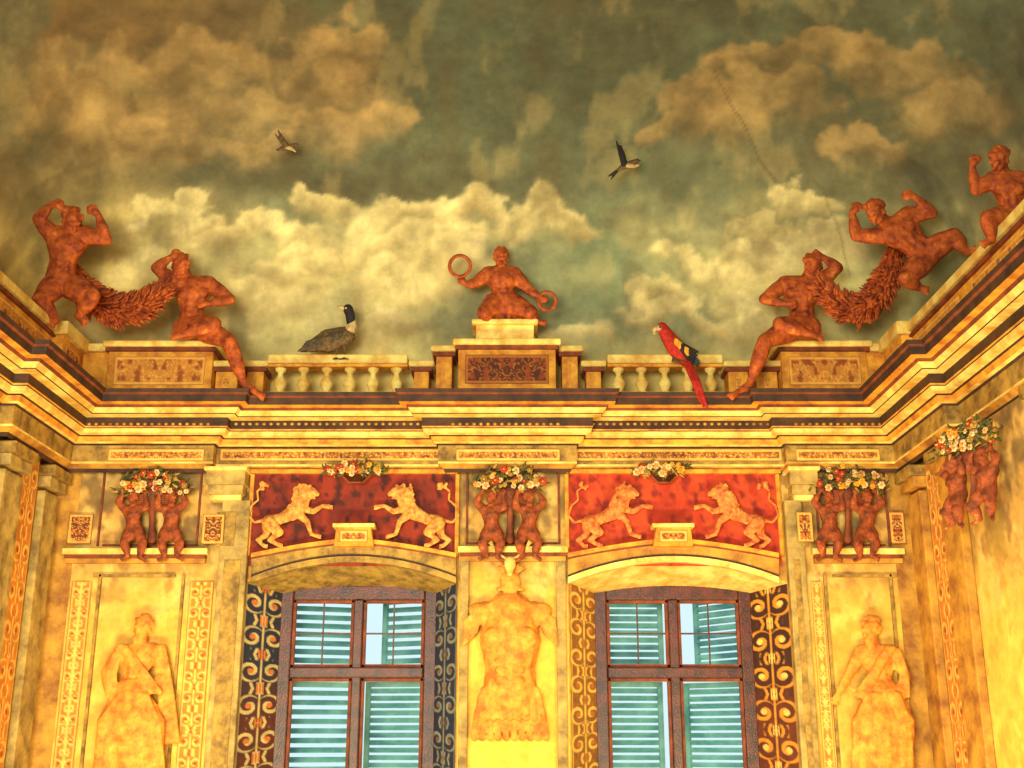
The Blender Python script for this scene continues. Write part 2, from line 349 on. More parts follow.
for k,w in enumerate(W):
    par=empty('window_%d'%(k+1),((w['X0']+w['X1'])/2,YW,(w['Zb']+w['Zs'])/2))
    V=[];Fc=[]
    for a,c in zip(w['arc'],w['arcI']): V+= [(a[0],D,a[1]),(c[0],YW,c[1])]
    for i in range(len(w['arc'])-1): Fc.append((2*i,2*i+2,2*i+3,2*i+1))
    mk('soffit',V,Fc,CREAM if k else OLIVE,parent=par,fixn=False)
    g=acanthus((40,42,58),(206,178,112),(206,110,40),40,250,36,(92,40,20)) if k==0 else acanthus((62,30,20),(224,140,40),(244,196,96),45,250,38,(104,46,20))
    g2=acanthus((34,40,64),(140,136,118),(120,90,60),36,250,36) if k==0 else acanthus((150,96,32),(240,194,84),(190,110,40),36,250,30)
    patch('jamb_left',[(w['x0'],D,w['zs']),(w['X0'],YW,w['Zs']),(w['x0'],D,w['zb']),(w['X0'],YW,w['Zb'])],44,260,g if k==0 else g2,par)
    patch('jamb_right',[(w['X1'],YW,w['Zs']),(w['x1'],D,w['zs']),(w['X1'],YW,w['Zb']),(w['x1'],D,w['zb'])],44,260,g2 if k==0 else g,par)
    mk('sill',[(w['x0'],D,w['zb']),(w['x1'],D,w['zb']),(w['X1'],YW,w['Zb']),(w['X0'],YW,w['Zb'])],[(0,1,2,3)],STONE,parent=par,fixn=False)
    x0,x1,zt,zb=w['X0']-.03,w['X1']+.03,w['Zc']+.02,w['Zb']; Y=YW-.05
    xm=(x0+x1)/2; ztr=P(0,673,YW)[2]
    t=.12
    boxw('stile_left',x0,x0+t,Y,Y+.1,zb,zt,WOOD,par,.012); boxw('stile_right',x1-t,x1,Y,Y+.1,zb,zt,WOOD,par,.012)
    boxw('rail_top',x0+t,x1-t,Y,Y+.1,zt-.14,zt,WOOD,par,.012); boxw('rail_bottom',x0+t,x1-t,Y,Y+.1,zb,zb+.12,WOOD,par,.012)
    boxw('mullion',xm-.045,xm+.045,Y-.02,Y+.1,zb+.12,zt-.14,WOOD,par,.012); boxw('transom',x0+t,x1-t,Y-.03,Y+.09,ztr-.05,ztr+.05,WOOD,par,.012)
    for a0,a1 in((x0+t,xm-.045),(xm+.045,x1-t)):
        for z0,z1 in((zb+.12,ztr-.05),(ztr+.05,zt-.14)):
            s_=.03
            boxw('sash_part',a0,a0+s_,Y+.02,Y+.07,z0,z1,RED,par,.005); boxw('sash_part',a1-s_,a1,Y+.02,Y+.07,z0,z1,RED,par,.005)
            boxw('sash_part',a0,a1,Y+.02,Y+.07,z1-s_,z1,RED,par,.005); boxw('sash_part',a0,a1,Y+.02,Y+.07,z0,z0+s_,RED,par,.005)
            if z0>zb+.3:
                zm=z0+(z1-z0)*.5; boxw('glazing_bar',a0,a1,Y+.03,Y+.05,zm-.008,zm+.008,WOOD,par,.002); am=(a0+a1)/2; boxw('glazing_bar',am-.007,am+.007,Y+.03,Y+.05,z0,z1,WOOD,par,.002)
    def leaf(hx,wd,ang,z0,z1,sg,slat=.065,tilt=-.5):
        vs=[];fs=[]
        def bx(a0,a1,y0,y1,c0,c1,tl=0):
            n=len(vs); cy,cz=(y0+y1)/2,(c0+c1)/2
            for x in(a0,a1):
                for y in(y0,y1):
                    for z in(c0,c1):
                        dy,dz=y-cy,z-cz
                        Y2=cy+dy*math.cos(tl)-dz*math.sin(tl); Z2=cz+dy*math.sin(tl)+dz*math.cos(tl)
                        vs.append((hx+sg*(x*math.cos(ang)-Y2*math.sin(ang)),YW+.42+Y2*math.cos(ang)+x*math.sin(ang),Z2))
            fs.extend([[n+i for i in f] for f in((0,1,3,2),(4,6,7,5),(0,4,5,1),(2,3,7,6),(0,2,6,4),(1,5,7,3))])
        bx(0,.05,-.02,.02,z0,z1); bx(wd-.05,wd,-.02,.02,z0,z1); bx(.05,wd-.05,-.02,.02,z0,z0+.05); bx(.05,wd-.05,-.02,.02,z1-.05,z1)
        z=z0+.08
        while z<z1-.06:
            bx(.05,wd-.05,-.035,.035,z,z+.01,tilt); z+=slat
        mk('louvre_leaf',vs,fs,SHUT,parent=par)
    hw=(x1-x0)/2
    if k==0:
        leaf(x0+.02,hw-.06,.35,ztr-.02,zt+.1,1,.085,.8); leaf(x1-.02,hw-.12,.45,ztr-.02,zt+.1,-1,.085,.8)
        leaf(x0+.02,hw-.09,.3,zb-.1,ztr-.06,1,.09,.7); leaf(x1-.02,hw-.05,.1,zb-.1,ztr-.06,-1,.07,-.6)
    else:
        leaf(x0+.02,hw-.06,.05,ztr-.02,zt+.1,1,.07,-.6); leaf(x1-.02,hw-.1,.95,ztr-.02,zt+.1,-1,.07,-.6)
        leaf(x0+.02,hw-.08,.1,zb-.1,ztr-.06,1,.07,-.6); leaf(x1-.02,hw-.1,.6,zb-.1,ztr-.06,-1,.07,-.6)
# ---------- wall fresco fields ----------
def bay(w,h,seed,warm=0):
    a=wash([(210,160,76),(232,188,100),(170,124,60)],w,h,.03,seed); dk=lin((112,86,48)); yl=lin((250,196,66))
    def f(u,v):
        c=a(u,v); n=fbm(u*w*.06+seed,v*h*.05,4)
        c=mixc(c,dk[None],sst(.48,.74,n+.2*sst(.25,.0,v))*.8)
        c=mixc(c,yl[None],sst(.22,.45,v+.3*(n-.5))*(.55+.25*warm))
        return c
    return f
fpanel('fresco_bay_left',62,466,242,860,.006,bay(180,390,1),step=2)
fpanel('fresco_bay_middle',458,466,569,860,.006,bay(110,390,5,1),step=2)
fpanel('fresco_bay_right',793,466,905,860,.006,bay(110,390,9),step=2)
def pil(name,a,c,top=500,o=.1,m=STONE,cap=True):
    e=empty(name,P((a+c)/2,640,D-o)); 
    rect('shaft',a,top,c,860,o,0,m,e,.01)
    if cap:
        rect('necking',a-1,top-6,c+1,top,o+.03,0,CREAM,e); rect('abacus',a-3,top-16,c+3,top-6,o+.07,0,m,e); rect('capital_top',a-5,top-30,c+5,top-16,o+.12,0,m,e); rect('capital_cap',a-7,top-34,c+7,top-30,o+.16,0,CREAM,e)
        rect('shaft_inset',a+6,top+60,c-6,858,o+.012,o,OLIVE,e,.004); rect('shaft_inset_top',a+5,top+12,c-5,top+46,o+.012,o,OLIVE,e,.004)
pil('pilaster',211,240); pil('pilaster',795,813,500)
pil('pilaster',459,468,560,.06,STONE,False); pil('pilaster',557,567,560,.06,STONE,False)
n=0
for (a,b_,c,d) in((62,548,207,554),(458,546,568,552),(813,548,905,554)):
    n+=1
    rect('trim_%d'%n,a,b_,c,d,.11,0,CREAM); rect('trim_band_%d'%n,a+2,d,c-2,d+4,.08,0,RED); rect('trim_fillet_%d'%n,a+2,d+4,c-2,d+9,.06,0,OCHRE)
def frame(name,a,t_,c,b_,o=.04,m=OLIVE,w_=3.):
    e=empty(name,P((a+c)/2,(t_+b_)/2,D)); rect('left',a,t_,a+w_,b_,o,0,m,e,.004); rect('right',c-w_,t_,c,b_,o,0,m,e,.004); rect('top',a+w_,t_,c-w_,t_+w_,o,0,m,e,.004); rect('bottom',a+w_,b_-w_,c-w_,b_,o,0,m,e,.004)
frame('trim_frame_left',90,574,178,855); frame('trim_frame_right',830,574,900,855); frame('trim_frame_putti_left',100,468,200,546,.03,RED,2); frame('trim_frame_putti_middle',466,468,560,544,.03,RED,2); frame('trim_frame_putti_right',816,468,888,546,.03,RED,2)
for a,c in((184,208),(64,84)):
    fpanel('arabesque_strip',a,582,c,860,.03,acanthus((206,124,40),(240,190,90),(160,70,24),c-a,280,22),step=1.4)
fpanel('arabesque_strip',816,582,828,860,.03,acanthus((206,124,40),(240,190,90),(160,70,24),12,280,12),step=1.2)
for a,b_,c,d,s,o in((202,514,224,544,3,.14),(68,514,92,544,7,.03),(797,512,813,542,5,.14),(890,512,905,544,6,.03)):
    fpanel('ornament_square',a,b_,c,d,o,grot((104,50,20),(236,166,72),(190,96,36),c-a,d-b_,.3,seed=s),step=1)
for a,c,o,s in((108,204,.07+PAD+.008,2),(220,444,.078,3),(456,560,.07+PAD+.008,4),(575,782,.078,5),(796,880,.07+PAD+.008,6)):
    fpanel('frieze_ornament',a,449,c,461,o,grot((176,104,34),(236,180,84),(104,50,22),c-a,12,.35,seed=s),step=1)
# ---------- lion panels ----------
def ogee(px,x0,x1,base=553,rise=15):
    t=abs((px-(x0+x1)/2)/((x1-x0)/2)); return base-rise*(1-t**1.4)
for k,(x0,x1) in enumerate(((251,456),(568,779))):
    cols=[(116,34,18),(146,44,20),(70,22,18)] if k==0 else [(180,50,20),(200,70,28),(140,34,16)]
    fpanel('lion_panel',x0,472,x1,566,.02,wash(cols,200,90,.06,k*3+2),step=2)
    up=[(x0+(x1-x0)*i/24,ogee(x0+(x1-x0)*i/24,x0,x1)) for i in range(25)]
    def arcpy(x):
        t=(x-(x0+x1)/2)/((x1-x0)/2); return 583-21*(1-t*t)
    strip('trim_pediment_%d'%k,up,[(x,y+4) for x,y in up],.10,GOLD)
    strip('trim_pediment_line_%d'%k,[(x,y+4) for x,y in up],[(x,y+6) for x,y in up],.07,RED)
    lo=[(x,max(y+10,arcpy(x)-8)) for x,y in up]
    strip('trim_hood_%d'%k,[(x,y+6) for x,y in up],lo,.06,OLIVE if k==0 else OCHRE)
    strip('trim_arch_line_%d'%k,lo,[(x,y+2) for x,y in lo],.07,DARK)
    strip('trim_arch_%d'%k,[(x,y+2) for x,y in lo],[(x,max(y+4,arcpy(x))) for x,y in lo],.085,CREAM if k else OLIVE)
    cx=(x0+x1)/2
    prism('trim_plinth_%d'%k,[(cx-20,546),(cx-17,526),(cx+17,526),(cx+20,546)],.16,0,GOLD); rect('trim_plinth_cap_%d'%k,cx-21,523,cx+21,527,.19,0,CREAM)
    fpanel('plinth_ornament_%d'%k,cx-14,530,cx+14,542,.165,grot((176,96,30),(240,180,84),(120,50,20),28,12,.3,seed=k),step=1)
    rect('trim_panel_top_%d'%k,x0-2,469,x1+2,473,.07,0,GOLD)
    rect('trim_panel_side_%d'%k,x0-3,474,x0+1,556,.05,0,GOLD)
    rect('trim_panel_edge_%d'%k,x1-1,474,x1+3,556,.05,0,GOLD)
    for sg,ox,oy in((1,cx-60,543),(-1,cx+60,543)):
        b=B(); S=.98
        T=lambda u,v,d=0:(ox+sg*u*S,oy-v*S,d)
        b.chain([T(-25,21),T(-12,25),T(3,33),T(9,42),T(13,52)],[7.4,5.6,8.6,7.5,6])
        b.chain([T(13,53,2),T(19,53,3),T(24,50,3)],[6,4.4,2.8]); b.ell(T(17,58.5,5),1.8); b.ell(T(10,59,3),2.4); b.tube(T(17,47),T(22,45.5),2.4,1.3); b.ell(T(25,51,4),1.3)
        b.chain([T(3,31,4),T(14,22,5),T(18,9,5),T(25,7,5)],[5.4,3.2,2.1,2.4])
        b.chain([T(6,36,-2),T(20,32,-2),T(30,38,-2),T(36,37,-2)],[4.6,3.1,2.1,2.6])
        b.chain([T(-25,20,5),T(-14,11,6),T(-25,3,6),T(-15,-2,6)],[7.6,4.2,2.2,2.5])
        b.chain([T(-26,17,-4),T(-28,8,-4),T(-37,3,-4),T(-30,-3,-4)],[6.4,3.6,2.1,2.4])
        b.chain([T(-31,23),T(-40,21),T(-46,28),T(-43,38),T(-36,44),T(-37,53),T(-31,58)],[2,1.6,1.5,1.4,1.4,1.4,1.3])
        for i in range(10): b.ell(T(-30+random.uniform(-4,5),58+random.uniform(-3,4)),random.uniform(1.4,2.4))
        for i in range(70):
            t=random.random(); c0=(2+9*t+random.uniform(-8,3),30+27*t+random.uniform(-7,6),random.uniform(0,8))
            b.tube(T(*c0),T(c0[0]-3,c0[1]-3.5,c0[2]+1),1.7,.7,m=3,n=5)
        for p in((25,7,5),(36,37,-2),(-15,-2,6),(-30,-3,-4)):
            for j in(-1,0,1): b.tube(T(p[0],p[1]+j*1.6,p[2]),T(p[0]+4,p[1]-1+j*1.8,p[2]),1.2,.9,m=3)
        b.done('lion_relief',D-.08,LION if k==0 else LION2,.009,1,fl=.6)
# ---------- flower basket ----------
def bloom(b,c,r,mi,n=6):
    c=np.array(c,float)
    for i in range(n):
        t=i*2*math.pi/n+random.random()*.4
        b.ell(c+np.array([math.cos(t)*r*.62,math.sin(t)*r*.62,0]),(r*.5,r*.5,r*.3),n=1,mi=mi)
    b.ell(c+np.array([0,0,r*.35]),r*.34,n=1,mi=3)
def flowers(name,cx,cy,w,h,Y,bowl=True,nf=34,parent=None):
    b=B()
    bw=.30 if bowl else .2
    for i in range(8):
        t=i/7; b.tube((cx-w*bw*(1-.5*t),cy+h*.25+t*h*.4,1),(cx+w*bw*(1-.5*t),cy+h*.25+t*h*.4,1),1.8,1.8,mi=4,m=3,n=6)
    for i in range(nf*3):
        t=random.uniform(0,math.pi); r=random.random()**.5
        c=np.array((cx+math.cos(t)*r*w/2,cy+h*.25-math.sin(t)*r*h*.75,random.uniform(0,7)))
        a=random.uniform(0,6.28); d=np.array([math.cos(a),math.sin(a),.3]); b.tube(c,c+d*6,1.7,.4,mi=random.choice((1,1,5)),m=4,n=5,ends=False)
    for i in range(nf):
        t=random.uniform(0,math.pi); r=random.random()**.5
        bloom(b,(cx+math.cos(t)*r*w/2.2,cy+h*.2-math.sin(t)*r*h*.65,random.uniform(5,10)),random.uniform(2.2,4.4),random.choice((0,0,2,3,5,0)))
    return b.raw(name,Y,[WHITE,GREEN,REDF,YEL,RED,OLIVE],parent=parent)
flowers('flower_basket',356,470,72,18,D-.12,False,26); flowers('flower_basket',664,470,66,18,D-.12,False,24)
def putti(cx,cy,Y,fy,fw,fh,m=PUT,s=.66):
    e=empty('putti_flower_stand',P(cx,cy,Y))
    flowers('flowers',cx,fy,fw,fh,Y,True,34,e)
    for sg in(1,-1):
        J=dict(hd=(-19,-10,5),nk=(-19,-2,1),ch=(-20,6,0),pv=(-18,22,0),aL=[(-26,3,1),(-34,-5,3),(-28,-15,3),(-24,-21,3)],aR=[(-13,2,2),(-5,0,6),(-7,-12,7),(-8,-20,6)],
          lL=[(-21,24,1),(-28,35,5),(-24,49,1),(-30,52,4)],lR=[(-15,24,2),(-9,35,8),(-13,50,3),(-7,53,5)])
        J={k:([ (q[0]+cx,q[1]+cy,q[2]) for q in v] if isinstance(v,list) else (v[0]+cx,v[1]+cy,v[2])) for k,v in J.items()}
        b=B(); body(b,J,s,(-.5,.1,1),fat=1.1,hairn=14,mir=None if sg==1 else 2*cx); b.done('putto',Y,m,.009,2,parent=e,fl=.8)
    b=B(); b.chain([(cx,cy-16,-2),(cx,cy-4,-2),(cx,cy+16,-2),(cx,cy+32,-2)],[8,4,3,5]); b.tube((cx-13,cy-16,-2),(cx+13,cy-16,-2),4,4)
    b.done('vase_stand',Y,RED,.011,2,parent=e)
    return e
putti(152,507,D-.12,486,80,36); putti(510,507,D-.14,481,76,36); putti(848,507,D-.12,482,80,36)
# ---------- lower figures ----------
def drape(b,pts,r,n=5,spread=6):
    for i in range(n):
        o=(i-(n-1)/2)*spread/n*2
        b.chain([(p[0]+o*(.5+.5*j/len(pts))+random.uniform(-1,1),p[1],p[2]+random.uniform(0,3)) for j,p in enumerate(pts)],[r*.5+r*.4*random.random() for p in pts])
b=B()
body(b,dict(hd=(143,628,4),nk=(141,641,0),ch=(138,656,0),pv=(132,694,0),aL=[(122,652,2),(106,672,8),(108,694,14),(118,700,16)],aR=[(154,650,2),(164,674,6),(150,690,14),(142,692,16)],
 lL=[(124,700,4),(104,722,26),(106,772,12),(98,782,18)],lR=[(140,700,4),(158,722,24),(154,774,10),(160,784,16)]),1.15,(-.5,.2,1),True)
b.chain([(132,696,6),(130,724,14),(130,775,6)],[20,26,26])
drape(b,[(124,696,20),(110,722,30),(108,745,26),(106,778,22)],6,6,14); drape(b,[(140,696,20),(150,722,30),(152,748,26),(152,778,22)],6,6,14); drape(b,[(158,648,4),(166,690,4),(170,740,4)],6,5,8); drape(b,[(122,646,12),(138,668,18),(156,692,16)],4,5,8); drape(b,[(118,650,10),(112,672,12),(110,696,12)],4,4,6)
b.done('painted_philosopher',D-.1,FIGO,.011,2,fl=.55)
b=B()
body(b,dict(hd=(871,630,4),nk=(873,643,0),ch=(876,657,0),pv=(884,694,0),aL=[(862,652,2),(848,676,8),(838,694,12),(834,702,12)],aR=[(892,652,2),(906,676,6),(898,694,14),(890,698,16)],
 lL=[(876,700,4),(858,722,24),(862,772,10),(854,782,16)],lR=[(892,700,4),(908,722,22),(904,774,8),(910,784,14)]),1.15,(-.6,.2,1),True)
b.chain([(884,696,6),(882,724,12),(882,775,6)],[18,24,24])
drape(b,[(874,696,20),(864,722,28),(862,745,24),(862,778,20)],6,6,12); drape(b,[(892,696,20),(900,722,26),(902,748,22),(902,778,18)],6,6,12); drape(b,[(890,648,12),(876,672,18),(860,696,16)],4,5,8); drape(b,[(896,650,8),(904,674,10),(904,696,12)],4,4,6)
b.done('painted_sage',D-.1,FIGO,.011,2,fl=.55)
b=B()
b.chain([(510,694,0),(510,668,2),(510,640,4),(510,615,0),(510,602,0)],[28,25,31,25,10])
b.tube((484,614,0),(536,614,0),13,13); b.ell((496,638,24),(14,12,9)); b.ell((524,638,24),(14,12,9))
for i in range(3):
    for sg in(-1,1): b.ell((510+sg*8,660+i*10,25),(7,4.6,5))
for sg in(-1,1):
    for j in range(5): b.tube((510+sg*(30+j*3.4),612+j*2,8),(510+sg*(34+j*3),632+j*3,6),3.0,2.4)
    b.ell((510+sg*32,610,8),(10,8,9))
b.tube((484,690,10),(536,690,10),4,4); b.tube((492,604,10),(528,604,10),3.4,3.4)
for i in range(9):
    x=510+(i-4)*7.2; b.tube((x,696,18-abs(i-4)*2),(x+(i-4)*1.,718,16-abs(i-4)*2),3.8,3.6)
for i in range(10):
    x=510+(i-4.5)*7.2; b.tube((x,712,6),(x+(i-4.5)*.8,738,4),3.8,3.6)
b.ell((510,582,4),(11,12,11)); b.tube((498,589,9),(522,589,9),2.4,2.4)
for i in range(9):
    t=-.9+i*.23; b.tube((510,576,4),(510+math.sin(t)*18,575-math.cos(t)*12,2),2.4,1.4)
b.done('cuirass_trophy',D-.06,FIGO,.010,2,fl=.55)
b=B()
for sg in(-1,1):
    b.chain([(510+sg*4,560,6),(510+sg*16,550,6),(510+sg*20,538,6),(510+sg*16,528,8)],[2.,1.8,1.5,1.]); b.tube((510+sg*17,546,6),(510+sg*25,540,6),1.5,.9)
    b.tube((510+sg*11,553,6),(510+sg*12,543,6),1.5,.9)
b.ell((510,564,7),(6,8,5)); b.tube((510,568,7),(510,574,8),4,3)
b.done('stag_skull_trophy',D-.06,CREAM,.009,2)
# ---------- attic, pedestals, balustrade ----------
YB=D-.05
ZA=P(0,346,D-.15)[2]; ZR=P(0,366,YB)[2]
def pedestal(name,px0,px1,pyt,o,m=GOLD,panel=True,dark=False,cap=1.):
    zt=P(0,pyt,D-o)[2]; x0=P(px0,370,D-o)[0]; x1=P(px1,370,D-o)[0]
    e=empty(name,((x0+x1)/2,D,(ZC+zt)/2))
    boxw('die',x0,x1,D-o,D+.15,ZC,zt-.09*cap,m,e,.01); boxw('cap',x0-.05,x1+.05,D-o-.06,D+.15,zt-.06*cap,zt,CREAM,e,.015); boxw('cap_fillet',x0-.03,x1+.03,D-o-.03,D+.15,zt-.1*cap,zt-.06*cap,RED,e,.006)
    boxw('plinth',x0-.03,x1+.03,D-o-.03,D+.15,ZC,ZC+.07,OCHRE,e,.01)
    if panel:
        c0=(x0+.07,D-o-.004); c1=x1-.07; za,zb=zt-.15,ZC+.14
        bg=(90,40,18) if dark else (206,130,44)
        patch('relief_panel',[(c0[0],c0[1],za),(c1,c0[1],za),(c0[0],c0[1],zb),(c1,c0[1],zb)],max(6,int((px1-px0)/1.3)),max(6,26),grot(bg,(180,104,36) if dark else (232,166,66),(150,66,24),px1-px0,30,.13 if px1-px0>60 else .25,seed=px0%13),e)
    return e
pedestal('pedestal',107,212,342,.22); pedestal('pedestal',782,868,342,.22)
pedestal('pedestal',216,238,362,.12); pedestal('pedestal',756,777,362,.12)
pedestal('pedestal',436,452,347,.14); pedestal('pedestal',562,578,347,.14); pedestal('pedestal',458,556,340,.26,dark=True)
pedestal('post',247,264,362,.10); pedestal('post',414,429,362,.10); pedestal('post',586,601,362,.10); pedestal('post',728,748,362,.10)
z0=P(0,340,D-.26)[2]; z1=P(0,326,D-.2)[2]; xx0,xx1=P(476,330,D-.2)[0],P(534,330,D-.2)[0]
e=empty('statue_plinth',((xx0+xx1)/2,D-.1,z0)); boxw('block',xx0,xx1,D-.24,D+.1,z0,z1,CREAM,e,.01); boxw('block_cap',xx0-.04,xx1+.04,D-.28,D+.12,z1,z1+.05,CREAM,e,.015)
def balustrade(p0,p1,n):
    x0,x1=P(p0,375,YB)[0],P(p1,375,YB)[0]
    e=empty('balustrade',((x0+x1)/2,YB,ZC))
    boxw('rail',x0,x1,YB-.1,YB+.1,ZR,ZR+.09,CREAM,e,.015); boxw('rail_fillet',x0,x1,YB-.075,YB+.075,ZR-.03,ZR,GOLD,e,.005); boxw('base',x0,x1,YB-.09,YB+.09,ZC,ZC+.1,CREAM,e,.01)
    H=ZR-.03-ZC-.1; pr=[(.055,0),(.055,.07),(.03,.1),(.045,.2),(.065,.38),(.055,.5),(.03,.68),(.026,.8),(.04,.86),(.055,.92),(.055,1)]
    V=[];Fc=[];n0=0;S=16
    for i in range(n):
        cx=x0+(x1-x0)*(i+.5)/n
        for r,h in pr:
            for j in range(S): V.append((cx+r*math.cos(j*2*math.pi/S),YB+r*math.sin(j*2*math.pi/S),ZC+.1+h*H))
        for a in range(len(pr)-1):
            for j in range(S): Fc.append((n0+a*S+j,n0+a*S+(j+1)%S,n0+(a+1)*S+(j+1)%S,n0+(a+1)*S+j))
        n0+=len(pr)*S
    mk('balusters',V,Fc,CREAM,smooth=True,parent=e)
balustrade(269,408,6); balustrade(607,722,5)
for nm,X,sg in(('attic_parapet_left',XL,1),('attic_parapet_right',XR,-1)):
    e=empty(nm,(X,D-3,ZC))
    def bb(n_,a,b2,y0,y1,z0,z1,m): boxw(n_,min(X+sg*a,X+sg*b2),max(X+sg*a,X+sg*b2),y0,y1,z0,z1,m,e,.012)
    bb('wall_block',-.3,.10,0,D-.2,ZC,ZA-.08,GOLD); bb('coping',-.3,.16,0,D-.15,ZA-.08,ZA,CREAM); bb('coping_fillet',-.3,.13,0,D-.17,ZA-.12,ZA-.08,RED); bb('base_course',-.3,.13,0,D-.2,ZC,ZC+.1,OCHRE)
    bb('pier',-.3,.2,D-.75,D-.2,ZC,ZA-.08,GOLD); bb('pier_cap',-.3,.25,D-.8,D-.2,ZA-.1,ZA+.03,CREAM)
    bb('return_block',-.3,.44,D-.2,D+.15,ZC,ZA-.08,GOLD); bb('return_cap',-.3,.44,D-.24,D+.15,ZA-.08,ZA,CREAM)
    y=D-.85
    while y>3:
        Xp=X+sg*.104
        patch('relief_panel',[(Xp,y,ZA-.16),(Xp,y-1.1,ZA-.16),(Xp,y,ZC+.15),(Xp,y-1.1,ZC+.15)],90,34,grot((206,136,46),(236,176,80),(150,70,26),110,40,.10,seed=int(y*3)%11),e); y-=1.35
    Xp=X+sg*.204
    patch('relief_panel',[(Xp,D-.3,ZA-.16),(Xp,D-.68,ZA-.16),(Xp,D-.3,ZC+.15),(Xp,D-.68,ZC+.15)],24,30,grot((190,104,34),(236,180,84),(104,44,20),40,40,.2,seed=4),e)
    zt=P(0,474)[2]
    for i,(y0,y1,kind) in enumerate(((D-.12,D-.45,'p'),(D-.5,D-.85,'a'),(D-.95,D-1.35,'p'),(D-1.4,D-2.9,'f'),(D-3.0,D-3.4,'p'),(D-3.5,D-4,'a'),(D-4.1,D-4.5,'p'))):
        if kind=='p':
            e2=empty('side_pilaster',(X,(y0+y1)/2,3)); a,b2=sorted((X,X+sg*.08))
            ms=STONE if sg>0 else OCHRE
            boxw('shaft',a,b2,y1,y0,0,zt-.25,ms,e2,.01); a,b2=sorted((X,X+sg*.13)); boxw('capital',a,b2,y1-.03,y0+.03,zt-.22,zt-.12,ms,e2,.01); a,b2=sorted((X,X+sg*.17)); boxw('capital_cap',a,b2,y1-.05,min(y0+.05,D-.05),zt-.12,zt-.02,OLIVE,e2,.01)
        else:
            Xp=X+sg*.02; h=(zt-1)*100
            pt=acanthus((206,124,40),(240,190,90),(160,70,24),(y0-y1)*100,h,34) if kind=='a' else bay(130,h,i+3)
            patch('side_fresco_strip',[(Xp,y0,zt),(Xp,y1,zt),(Xp,y0,1),(Xp,y1,1)],44,240,pt,e)
# ---------- vault ----------
XM=(XL+XR)/2; HW=(XR-XL)/2+.5; Y0=D+.32; HV=3.4; R=5.0
def Kx(x): return np.maximum(0,1-np.abs((x-XM)/HW)**4)**.25
def Hy(y):
    s=np.clip(1-(Y0-y)/R,0,1); return np.maximum(0,1-s**3)**(1/3)
def vz(x,y): return ZC-.05+HV*Kx(x)*Hy(y)
nu,nv=460,330
th=np.linspace(-1,1,nu); xs=XM+HW*np.sign(th)*(1-(1-np.abs(th))**1.8)
tv=np.linspace(0,1,nv); ys=Y0-(tv**2.1)*9.5
Xg,Yg=np.meshgrid(xs,ys); Zg=vz(Xg,Yg)
px,py=proj(Xg.ravel(),Yg.ravel(),Zg.ravel()); 
px=np.clip(px,-600,1700); py=np.clip(py,-600,600)
wx=px+34*(fbm(px/34,py/34,5)-.5)*2; wy=py+30*(fbm(px/32+50,py/32+20,5)-.5)*2
def col(*c): return lin(c)[None]
n1=fbm(px/120,py/90,5); n2=fbm(px/45+9,py/30+3,5); n4=fbm(px/16+7,py/13+2,4); n5=fbm(px/30+77,py/55+33,5)
C=mixc(col(92,92,66)+0*px[:,None],col(150,148,104),sst(60,300,py+90*(n1-.5)))
C=mixc(C,col(216,200,128),sst(180,340,py+160*(n2-.5))*.8)
C=mixc(C,col(160,118,60),sst(440,60,px)*sst(260,90,py)*.6)
C=mixc(C,col(222,182,92),sst(330,40,px)*sst(130,300,py)*.75)
C=mixc(C,col(100,110,82),sst(.46,.62,n1)*.6)
C=mixc(C,col(80,70,44),np.exp(-(((wx-330)/240)**2+((wy-180)/24)**2))*.8)
C=mixc(C,col(76,82,58),np.exp(-(((wx-560)/180)**2+((wy-100)/85)**2))*.7)
C=mixc(C,col(116,128,92),np.exp(-(((wx-610)/80)**2+((wy-285)/68)**2))*.9)
C=mixc(C,col(90,82,52),np.exp(-(((wx-850)/130)**2+((wy-165)/40)**2))*.55)
CL=[(110,85,120,46,0),(70,120,60,50,0),(200,66,70,34,-.1),(320,70,56,34,.1),(345,95,48,38,.1),(240,120,90,34,0),(340,135,50,30,0),(250,150,80,20,-.1),(390,120,30,26,0),(350,50,40,30,0),(160,140,60,26,0),
 (760,62,55,26,.1),(725,84,40,30,.1),(690,105,42,28,.2),(680,135,34,22,.2),(735,120,50,26,.1),(780,100,50,30,.1),(900,70,70,34,-.1),(960,110,60,36,0),(870,150,50,22,-.2),(840,60,40,20,0),
 (420,215,80,22,.3),(500,215,70,26,.4),(560,228,52,24,.5),(180,215,60,18,.3),(235,232,50,20,.6),(320,206,32,18,.8),(290,240,40,20,.7),(315,262,36,24,.9),(285,285,40,22,.6),(365,245,40,30,.6),(430,250,60,28,.7),(400,290,60,32,.4),(470,270,50,34,.4),
 (800,205,38,20,.3),(830,240,40,20,.5),(760,235,30,18,.4),(700,262,30,20,.9),(735,262,32,20,.8),(790,262,44,26,.8),(720,285,40,22,.7),(655,300,28,18,.9),(650,318,34,16,.8),(690,318,30,16,.8),(740,320,40,20,.6),
 (140,270,60,30,.4),(250,310,60,24,.3),(380,335,70,20,.5),(560,335,50,18,.3),(110,330,80,26,.3)]
for (cx,cy,rx,ry,l) in CL:
    dx=(wx-cx)/rx; dy=(wy-cy)/ry; r=np.sqrt(dx*dx+dy*dy)
    al=sst(1.1,.74,r)*sst(1.2,.0,dy)
    li=np.clip(.5-.5*dy+.5*(n2-.5)*2-.1*dx,0,1)
    if l<=.2: hi,lo=col(196,160,98),col(124,100,58)
    else: hi,lo=col(244,222,150),col(180,152,90)
    C=mixc(C,mixc(lo+0*px[:,None],hi,li*li*(3-2*li)),al*(.6 if l<=.2 else .66))
C=C*(.66+.34*n2[:,None]+.34*n4[:,None])
C=mixc(C,col(96,84,52),sst(.52,.72,n5)*.4); C=mixc(C,col(226,196,122),sst(.44,.28,n5)*.16)
